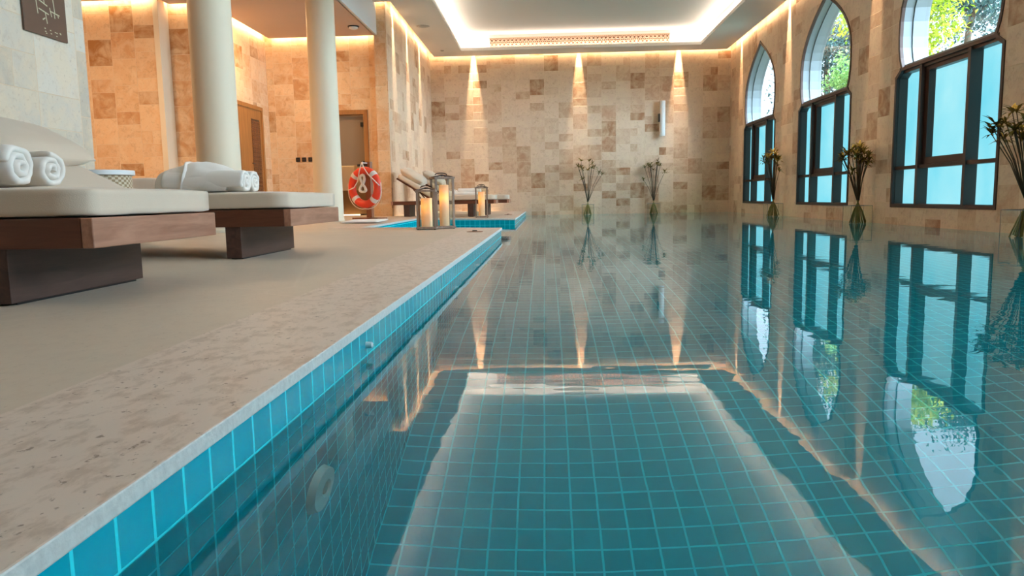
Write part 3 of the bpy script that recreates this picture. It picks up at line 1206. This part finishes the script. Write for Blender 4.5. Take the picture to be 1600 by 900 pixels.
# white mat on the deck
o = empty('bath_mat', (-2.62, 10.75, zdeck(-2.62) + .008), R(4), 'thin white bath mat on the deck in front of the life ring', 'mat')
cushion(-.26, .26, -.55, .55, 0, .024, 'mat_pile', M['towel'], o, r=.01, puff=.003)
MB().box(-.262, .262, .44, .47, .018, .027).build('woven_border', M['rope'], o)

# ------------------------------------------------------------------ lanterns
def lantern(x, y, w, h, rz, ch, cr, label, cx=0, cy=0):
    t = empty('lantern', (x, y, zdeck(x)), rz, label, 'lantern', 'timber candle lanterns by the inlet')
    p = .022 * (w / .21)
    bevel(MB().box(-w / 2 - .008, w / 2 + .008, -w / 2 - .008, w / 2 + .008, .006, .03).build('base', M['grey_wood'], t), .003)
    zt = h - .05
    for sx in (-1, 1):
        for sy in (-1, 1):
            a, b = sorted((sx * w / 2, sx * (w / 2 - p)))
            c, d = sorted((sy * w / 2, sy * (w / 2 - p)))
            MB().box(a, b, c, d, .03, zt).build('post', M['grey_wood'], t)
            MB().box(a + .004, b - .004, c + .004, d - .004, 0, .006).build('foot', M['black'], t)
    mb = MB()
    q = w / 2
    mb.box(-q - .008, q + .008, -q - .008, -q + .03, zt, zt + .02).box(-q - .008, q + .008, q - .03, q + .008, zt, zt + .02)
    mb.box(-q - .008, -q + .03, -q + .03, q - .03, zt, zt + .02).box(q - .03, q + .008, -q + .03, q - .03, zt, zt + .02)
    mb.build('top_frame', M['grey_wood'], t)
    g = q - p / 2
    for k in range(4):
        Mz = Matrix.Rotation(k * PI / 2, 4, 'Z')
        MB().poly([(-g + .01, -g, .03), (g - .01, -g, .03), (g - .01, -g, zt), (-g + .01, -g, zt)]).build('glass_panel', M['vase_glass'], t, fix=False, M=Mz)
    mb = MB()
    for k in range(4):
        a = PI / 4 + k * PI / 2
        mb.tube([(q * 1.25 * math.cos(a), q * 1.25 * math.sin(a), zt + .02), (.025 * math.cos(a), .025 * math.sin(a), zt + .04)], .007, 6)
    mb.lathe([(.03, zt + .03), (.03, zt + .045), (.012, zt + .052), (0, zt + .052)], 16)
    mb.build('roof_straps', M['bronze'], t)
    pts = [(-q * .62 * math.cos(PI * k / 10) * 1.0, .03 + .0 * k, zt + .045 + .022 * math.sin(PI * k / 10)) for k in range(11)]
    MB().tube(pts, .009, 6, flat=.6).build('carry_handle', M['bronze'], t)
    cd = empty('candle', (x + cx, y + cy, zdeck(x) + .031), 0, label.replace('lantern', 'candle').split(',')[0], 'candle', 'glowing pillar candles in the lanterns')
    mb = MB().lathe([(cr, 0), (cr, ch - .004), (cr - .004, ch), (cr - .012, ch), (cr - .014, ch - .012), (0, ch - .014)], 40)
    edge_split(mb.build('wax', M['wax'], cd, smooth='all', fix=False), 40)
    MB().lathe([(0, ch * .62), (cr * .25, ch * .64), (cr * .3, ch * .7), (cr * .2, ch * .76), (0, ch * .78)], 12).build('glow_bulb', M['bulb'], cd)
    MB().tube([(0, 0, ch - .014), (.002, 0, ch + .006)], .002, 6).build('wick', M['black'], cd)
    cd['label'] = {0: 'short fat glowing candle in the small lantern', 1: 'tallest glowing candle in the big lantern behind the small one',
                   2: 'glowing candle in the lone lantern on the far deck'}[lantern.n]
    lantern.n += 1
    return t


lantern.n = 0
lantern(-1.33, 8.33, .21, .47, R(4), .32, .062, 'small square timber lantern with short candle at the deck edge')
lantern(-1.19, 8.62, .225, .62, R(24), .47, .055, 'tallest timber lantern, standing just behind the small one', cx=.02)
lantern(-1.14, 13.35, .22, .57, R(6), .43, .058, 'lone timber lantern on the far deck by the loungers')

# ------------------------------------------------------------------ life ring
RX, RY = -2.86, 12.05
zr = zdeck(RX)
sd = empty('life_ring_stand', (RX, RY + .06, zr), R(-28), 'orange-brown timber post on flat base holding the life ring', 'stand')
bevel(MB().box(-.27, .27, -.14, .1, 0, .035).build('base', M['stand_wood'], sd), .004)
bevel(MB().box(-.055, .055, -.03, .03, .035, .93).build('post', M['stand_wood'], sd), .004)
MB().box(-.2, 0, -.045, -.03, .86, .9).build('cross_bar', M['black'], sd)
MB().tube([(0, -.03, .91), (0, -.13, .91), (0, -.135, .93)], .008, 8).build('hook', M['white_plastic'], sd)
lr = empty('life_ring', (RX + .0, RY, zr + .52), R(-28), 'orange life ring with white bands and rope hanging on a timber post', 'life ring')
RR, rr_ = .268, .062
Mr = Matrix.Translation((0, -.085, 0)) @ Matrix.Rotation(PI / 2, 4, 'X')
def torus(R_, r_, a0=0, a1=2 * PI, n=64, k=20):
    mb = MB()
    N = n if a1 - a0 > 6.2 else max(6, int(n * (a1 - a0) / 6.28))
    closed = a1 - a0 > 6.2
    pts = [(R_ * math.cos(a0 + (a1 - a0) * i / N), R_ * math.sin(a0 + (a1 - a0) * i / N), 0) for i in range(N if closed else N + 1)]
    mb.tube(pts, r_, k, closed=closed, cap=not closed)
    return mb
torus(RR, rr_).build('ring_body', M['orange'], lr, smooth='all', M=Mr)
for a in (45, 135, 225, 315):
    edge_split(torus(RR, rr_ + .004, R(a - 7), R(a + 7)).build('band', M['band'], lr, smooth='all', M=Mr), 50)
pts = []
for q in range(4):
    for k in range(8):
        a = R(q * 90 + 0) + PI / 2 * k / 8
        bow = .012 + .028 * math.sin(PI * k / 8)
        if math.sin(a) > .25: continue
        pts.append((math.cos(a) * (RR + rr_ + bow), math.sin(a) * (RR + rr_ + bow), .01))
pts.sort(key=lambda p: (math.atan2(p[1], p[0]) + PI * 1.5 - .3) % (2 * PI))
pts = sorted(pts, key=lambda p: -((math.atan2(p[1], p[0]) - R(20)) % (2 * PI)))
MB().tube(pts, .008, 6).build('grab_rope', M['rope'], lr, smooth='all', M=Mr)
sl_ = lambda pts_: MB().tube(pts_, .007, 6)
MB().tube([(0, .40, .05), (-.04, .25, .075), (-.08, .1, .07), (-.16, -.0, .078), (-.25, -.03, .08), (-.33, -.035, .03)], .008, 6).build('hanging_rope', M['rope'], lr, smooth='all', M=Mr)
MB().tube([(0, .40, .05), (.06, .31, .075), (.15, .2, .08), (.25, .12, .078), (.33, .02, .03)], .008, 6).build('hanging_rope', M['rope'], lr, smooth='all', M=Mr)
cr_ = empty('coiled_rope', (RX, RY, zr + .52), R(-28), 'white figure-eight coil of line hanging inside the life ring', 'rope')
rnd = random.Random(4)
mb = MB()
for k in range(12):
    o_ = (k - 5.5) * .0068
    pts = []
    for i in range(36):
        a = 2 * PI * i / 36
        sgn = math.sin(a)
        wd = (.046 if sgn > 0 else .07) + .004 * math.sin(k * 2.1)
        x = wd * math.sin(2 * a) * (.9 + .03 * (k % 3))
        y = .11 * (math.sin(a)) * (1.1 if sgn > 0 else .8) + .07 + .0
        y = (.145 * sgn if sgn > 0 else .12 * sgn) + .05
        pts.append((x + o_ * .8, y + .012 * math.sin(k * 1.7) , .03 + .012 * math.sin(a * 2 + k) + .004 * k))
    mb.tube(pts, .0085, 6, closed=True)
mb.build('line_coil', M['towel'], cr_, smooth='all', M=Mr)
MB().tube([(0, .19, .04), (0, .3, .03), (0, .39, .03)], .007, 6).build('tail', M['rope'], cr_, M=Mr)

# ------------------------------------------------------------------ papyrus vases
def head_mesh(rnd, L, room=(9, 9)):
    mb = MB()
    n = 15
    for k in range(n):
        a = 2 * PI * k / n + rnd.uniform(-.2, .2)
        el = rnd.uniform(-.35, .9)
        l = L * rnd.uniform(.7, 1.15)
        d = Vector((math.cos(a) * math.cos(el), math.sin(a) * math.cos(el), math.sin(el)))
        if d.x > 0: l = min(l, room[0] / d.x)
        if d.y > 0: l = min(l, room[1] / d.y)
        side = d.cross(Vector((0, 0, 1))).normalized()
        w = L * .085
        p0 = Vector((0, 0, 0))
        p1 = d * l * .5 + Vector((0, 0, l * .06))
        p2 = d * l - Vector((0, 0, l * .10))
        vs = [mb.bm.verts.new(p) for p in (p0 - side * w * .4, p0 + side * w * .4, p1 + side * w, p1 - side * w, p2)]
        mb.bm.faces.new([vs[0], vs[1], vs[2], vs[3]])
        mb.bm.faces.new([vs[3], vs[2], vs[4]])
    mb.lathe([(0, -.012), (.008, -.006), (.009, .004), (0, .012)], 6)
    return mb


def papyrus(x, y, s, seed, nst, hgt, spread, rz, label, wv=.30, wall='x'):
    rnd = random.Random(seed)
    z = -.035
    v = empty('glass_vase', (x, y, z), rz, label.replace('PLANT', 'square clear glass vase'), 'vase', 'glass vases on the pool ledge')
    q = wv / 2
    mb = MB().box(-q, q, -q, q, 0, .012)
    c4 = [(-q, -q), (q, -q), (q, q), (-q, q)]
    for k in range(4):
        (ax_, ay_), (bx_, by_) = c4[k], c4[(k + 1) % 4]
        mb.poly([(ax_, ay_, .012), (bx_, by_, .012), (bx_, by_, .29), (ax_, ay_, .29)])
    mb.build('vase_body', M['vase_glass'], v)
    mb = MB()
    for a, b in [((-q, -q), (q, -q)), ((q, -q), (q, q)), ((q, q), (-q, q)), ((-q, q), (-q, -q))]:
        mb.tube([(a[0], a[1], .29), (b[0], b[1], .29)], .0035, 5)
        mb.tube([(a[0], a[1], .0), (a[0], a[1], .29)], .0025, 5)
    mb.build('vase_rim', M['alu'], v)
    t = empty('papyrus', (x, y, z + .014), 0, label.replace('PLANT', 'tall brown-green papyrus bunch'), 'plant', 'papyrus bunches along the pool wall')
    zc = .36
    for k in range(nst):
        a = 2 * PI * k / nst + rnd.uniform(-.3, .3)
        rad = rnd.uniform(.25, 1)
        hh = hgt * (1 - .38 * rad * rnd.uniform(.4, 1.1)) * rnd.uniform(.93, 1.03)
        sp = spread * rad
        b = Vector((-math.cos(a) * q * .88 * rnd.uniform(.5, 1), -math.sin(a) * q * .88 * rnd.uniform(.5, 1), .008 + rnd.uniform(0, .04)))
        c = Vector((math.cos(a) * .016, math.sin(a) * .016, zc))
        tp = Vector((math.cos(a) * sp, math.sin(a) * sp, hh))
        lim = (XR - x if wall == 'x' else D - y) - .14
        if wall == 'x': tp.x = min(tp.x, lim * .6)
        else: tp.y = min(tp.y, lim * .6)
        mid = c.lerp(tp, .5) + Vector((math.cos(a) * -.02 * rad, math.sin(a) * -.02 * rad, .03))
        stm = MB().tube([c, c.lerp(mid, .5), mid, mid.lerp(tp, .6), tp], [.0065, .006, .0055, .005, .004], 6).build('stem', M['papyrus_stem'], t, smooth='all')
        MB().tube([b, b.lerp(c, .5) + Vector((-math.cos(a) * .012, -math.sin(a) * .012, 0)), c], [.008, .007, .0065], 6).build('lower_stem', M['papyrus_stem_wet'], stm, smooth='all')
        head_mesh(rnd, .13 * s * rnd.uniform(.8, 1.2), (XR - x - tp.x - .03, D - y - tp.y - .03)).build('umbel', M['papyrus'], stm, M=Matrix.Translation(tp), fix=False)
    MB().tube([(.024 * math.cos(k * PI / 4), .024 * math.sin(k * PI / 4), zc) for k in range(8)], .006, 6, closed=True).build('tie', M['bronze'], t)
    return t


papyrus(1.10, 19.58, 1.1, 11, 13, 1.52, .44, 0, 'PLANT at the far wall, the one closer to the deck', wall='y')
papyrus(2.80, 19.58, 1.1, 12, 13, 1.52, .38, 0, 'PLANT at the far wall, below the cylinder lamp', wall='y')
papyrus(4.56, 15.25, 1.2, 13, 19, 1.38, .34, 0, 'PLANT by the window nearest the far corner')
papyrus(4.55, 11.15, 1.2, 14, 24, 1.22, .31, 0, 'PLANT between the second and third windows from the far corner')
papyrus(4.54, 7.28, 1.2, 15, 26, 1.34, .38, 0, 'PLANT at the picture edge beside the largest window')

# ------------------------------------------------------------------ outside
slab('ground', XR + .36, 60, -30, 60, -.4, -.3, M['asphalt'])


def tree(x, y, h, cz, cr, nleaf, ls, mat, label, seed, cat='tree', sq=1.0):
    rnd = random.Random(seed)
    t = empty('garden_tree', (x, y, -.3), 0, label, cat, 'trees outside the arched windows')
    mb = MB().tube([(0, 0, 0), (.08, .05, h * .35), (-.05, .1, h * .7), (0, 0, h)], [.16, .13, .09, .03], 8)
    for k in range(9):
        a = rnd.uniform(0, 6.28)
        z0 = h * rnd.uniform(.35, .8)
        mb.tube([(0, 0, z0), (math.cos(a) * cr * .4, math.sin(a) * cr * .4, z0 + cr * .3), (math.cos(a) * cr * .8, math.sin(a) * cr * .8, z0 + cr * .5)], [.05, .03, .01], 5)
    mb.build('trunk', M['bark'], t, smooth='all')
    mb = MB()
    cl = [Vector((rnd.gauss(0, .42), rnd.gauss(0, .42), rnd.gauss(0, .42) * sq)) * cr for _ in range(46)]
    for k in range(nleaf):
        c = rnd.choice(cl)
        p = c + Vector((rnd.gauss(0, 1), rnd.gauss(0, 1), rnd.gauss(0, 1))) * cr * .16 + Vector((0, 0, cz))
        q = Matrix.Rotation(rnd.uniform(0, 6.28), 3, 'Z') @ Matrix.Rotation(rnd.uniform(-1.2, 1.2), 3, 'X')
        l, w = ls * rnd.uniform(.7, 1.3), ls * .5
        vs = [mb.bm.verts.new(p + q @ Vector(v)) for v in ((0, -l / 2, 0), (w / 2, 0, .02), (0, l / 2, 0), (-w / 2, 0, .02))]
        mb.bm.faces.new(vs)
    mb.build('crown', mat, t, fix=False)
    return t


tree(9.15, 20.0, 5.2, 4.9, 1.25, 4200, .15, M['leaf_bright'], 'sunlit yellow-green tree outside the largest arched window', 21)
tree(11.7, 21.6, 6.8, 5.9, 1.5, 3600, .15, M['leaf_blue'], 'thin blue-grey tree high behind the sunlit yellow-green one', 22)
tree(10.3, 28.2, 7.4, 6.2, 1.9, 7000, .17, M['leaf_blue'], 'blue-grey conifer outside the middle arched window', 23, sq=1.3)
tree(9.7, 24.6, 4.6, 4.3, .75, 1400, .15, M['leaf_green'], 'small soft green tree in front of the blue-grey conifer', 24)
bd = empty('garden_building', (20, 26, -.3), 0, 'pale pink building with horizontal bands seen through the largest arch', 'building')
MB().box(0, 6, -5, 3, 0, 8.6).build('wall', M['building'], bd)
mb = MB()
for k in range(6):
    mb.box(-.25, 0, -5.2, 3.2, 6.2 + k * .42, 6.35 + k * .42)
mb.build('band', M['plaster'], bd)

# ------------------------------------------------------------------ light
SKY0, SKY1 = 1.6, 19
WARM = (1.0, .70, .40)
WARM2 = (1.0, .78, .54)


def area(name, loc, rot, sx, sy, power, color):
    l = bpy.data.lights.new(name, 'AREA')
    l.shape = 'RECTANGLE'
    l.size, l.size_y = sx, sy
    l.energy = power
    l.color = color
    o = bpy.data.objects.new(name, l)
    col.objects.link(o)
    o.location = loc
    o.rotation_euler = rot
    return o


def spot(name, loc, target, power, color, ang=24, blend=.6, r=.012):
    l = bpy.data.lights.new(name, 'SPOT')
    l.energy = power
    l.color = color
    l.spot_size = R(ang)
    l.spot_blend = blend
    l.shadow_soft_size = r
    o = bpy.data.objects.new(name, l)
    col.objects.link(o)
    o.location = loc
    o.rotation_euler = (Vector(target) - Vector(loc)).to_track_quat('-Z', 'Y').to_euler()
    return o


# LED strips in the coffer, shining up and out from behind the lip
cl = CY1 - CY0
cyc = (CY0 + CY1) / 2
cxc = (CX0 + CX1) / 2
KC = 3.2
COV = (1.0, .84, .70)
area('coffer_led', (CX0 - .055, cyc, ZC + .08), (PI, R(0), 0), .05, cl, KC * cl, COV)
area('coffer_led', (CX1 + .055, cyc, ZC + .08), (PI, R(0), 0), .05, cl, KC * cl, COV)
area('coffer_led', (cxc, CY1 + .055, ZC + .08), (PI, 0, 0), CX1 - CX0, .05, KC * 6, COV)
area('coffer_led', (cxc, CY0 - .055, ZC + .08), (PI, 0, 0), CX1 - CX0, .05, KC * 6, COV)
# wall washing strips in the slots between ceiling and walls
KS = 2.0
area('slot_led', ((XL + XR) / 2, D - .12, ZC + .06), (PI / 2, 0, 0), XR - XL - .1, .03, KS * 7.7, WARM)
area('slot_led', (XR - .12, (YB + D) / 2, ZC + .06), (0, -PI / 2, 0), .03, D - YB - .2, KS * 23, WARM)
area('slot_led', (XL + .12, (PF + D) / 2, ZC + .06), (0, PI / 2, 0), .03, D - PF - .1, KS * 5.5, WARM)
area('slot_led', (-3.05, PF - .12, ZC + .06), (PI / 2, 0, 0), .15, .03, KS * .3, WARM)
KA = 3.2
area('alcove_led', (-4.2, YA - .11, ZL + .045), (PI / 2, 0, 0), 2.0, .03, KA * 2, WARM)
area('alcove_led', (XS + .11, 13.2, ZL + .045), (0, PI / 2, 0), .03, 2.4, KA * 2.4, WARM)
area('alcove_led', (-5.6, 11.9 - .11, ZL + .045), (PI / 2, 0, 0), .55, .03, KA * .7, WARM)
area('alcove_led', (-7.5, 11.6 - .11, ZL + .045), (PI / 2, 0, 0), 3, .03, KA * 3, WARM)
area('alcove_ceiling_lamp', (-6.3, 9, ZL - .01), (0, 0, 0), .5, .5, 56, (1, .66, .36))
area('alcove_ceiling_lamp', (-4.6, 12.6, ZL - .01), (0, 0, 0), .3, .3, 28, (1, .66, .36))
area('room_beyond_lamp', (-3.9, 15.0, 2.5), (0, 0, 0), .3, .3, 9, WARM)
# narrow downlights
for x, p in ((-1.82, 1), (.90, .7), (3.45, 1)):
    spot('wall_spot', (x, D - .07, ZC + .52), (x, D - .0, .2), 1500 * p, (1, .72, .45), 17, .8)
for y, p in ((15.2, 1), (18.75, .6), (11.3, .8), (7.4, .8)):
    spot('wall_spot', (XR - .07, y, ZC + .52), (XR, y, .2), 1200 * p, (1, .72, .45), 17, .8)
for y in (15.0, 16.5, 18.1):
    spot('wall_spot', (XL + .07, y, ZC + .52), (XL, y, .2), 1000, (1, .76, .5), 17, .8)
# daylight
sun = bpy.data.lights.new('sun', 'SUN')
sun.energy = 4
sun.angle = R(1)
sun.color = (1, .95, .85)
so = bpy.data.objects.new('sun', sun)
col.objects.link(so)
so.rotation_euler = Vector((.55, .25, -.8)).to_track_quat('-Z', 'Y').to_euler()
w = bpy.data.worlds.new('sky')
scene.world = w
w.use_nodes = True
nt = w.node_tree
bg = nt.nodes['Background']
def wnode(t, **k):
    n = nt.nodes.new(t)
    for a, b in k.items(): setattr(n, a, b)
    return n
wc = wnode('ShaderNodeTexCoord')
wd = wnode('ShaderNodeVectorMath', operation='DOT_PRODUCT')
nt.links.new(wc.outputs['Generated'], wd.inputs[0])
wd.inputs[1].default_value = Vector((1, -.25, .45)).normalized()
wr = wnode('ShaderNodeValToRGB')
nt.links.new(wd.outputs['Value'], wr.inputs[0])
e = wr.color_ramp.elements
e[0].position, e[0].color = .0, (.60, .82, 1, 1)
e[1].position, e[1].color = 1, (.60, .82, 1, 1)
wm = wnode('ShaderNodeMapRange')
wm.interpolation_type = 'SMOOTHSTEP'
nt.links.new(wd.outputs['Value'], wm.inputs[0])
wm.inputs[1].default_value, wm.inputs[2].default_value = .55, .95
wm.inputs[3].default_value, wm.inputs[4].default_value = SKY0, SKY1
nt.links.new(wr.outputs[0], bg.inputs[0])
nt.links.new(wm.outputs[0], bg.inputs[1])
for yy in WY:
    o = area('sky_portal', (XR + .4, yy, 2.9), (0, PI / 2, 0), 1.7, 2.3, 1, (1, 1, 1))
    o.data.cycles.is_portal = True

vs_ = scene.view_settings
vs_.view_transform = 'Standard'
vs_.look = 'None'
vs_.gamma = 1
vs_.exposure = 1.0
vs_.use_curve_mapping = False
cy = scene.cycles
cy.use_denoising = True
cy.max_bounces = 10
cy.diffuse_bounces = 5
cy.glossy_bounces = 5
cy.transmission_bounces = 8
cy.transparent_max_bounces = 12
cy.sample_clamp_indirect = 4
cy.caustics_refractive = True
cy.caustics_reflective = True
cy.blur_glossy = .3
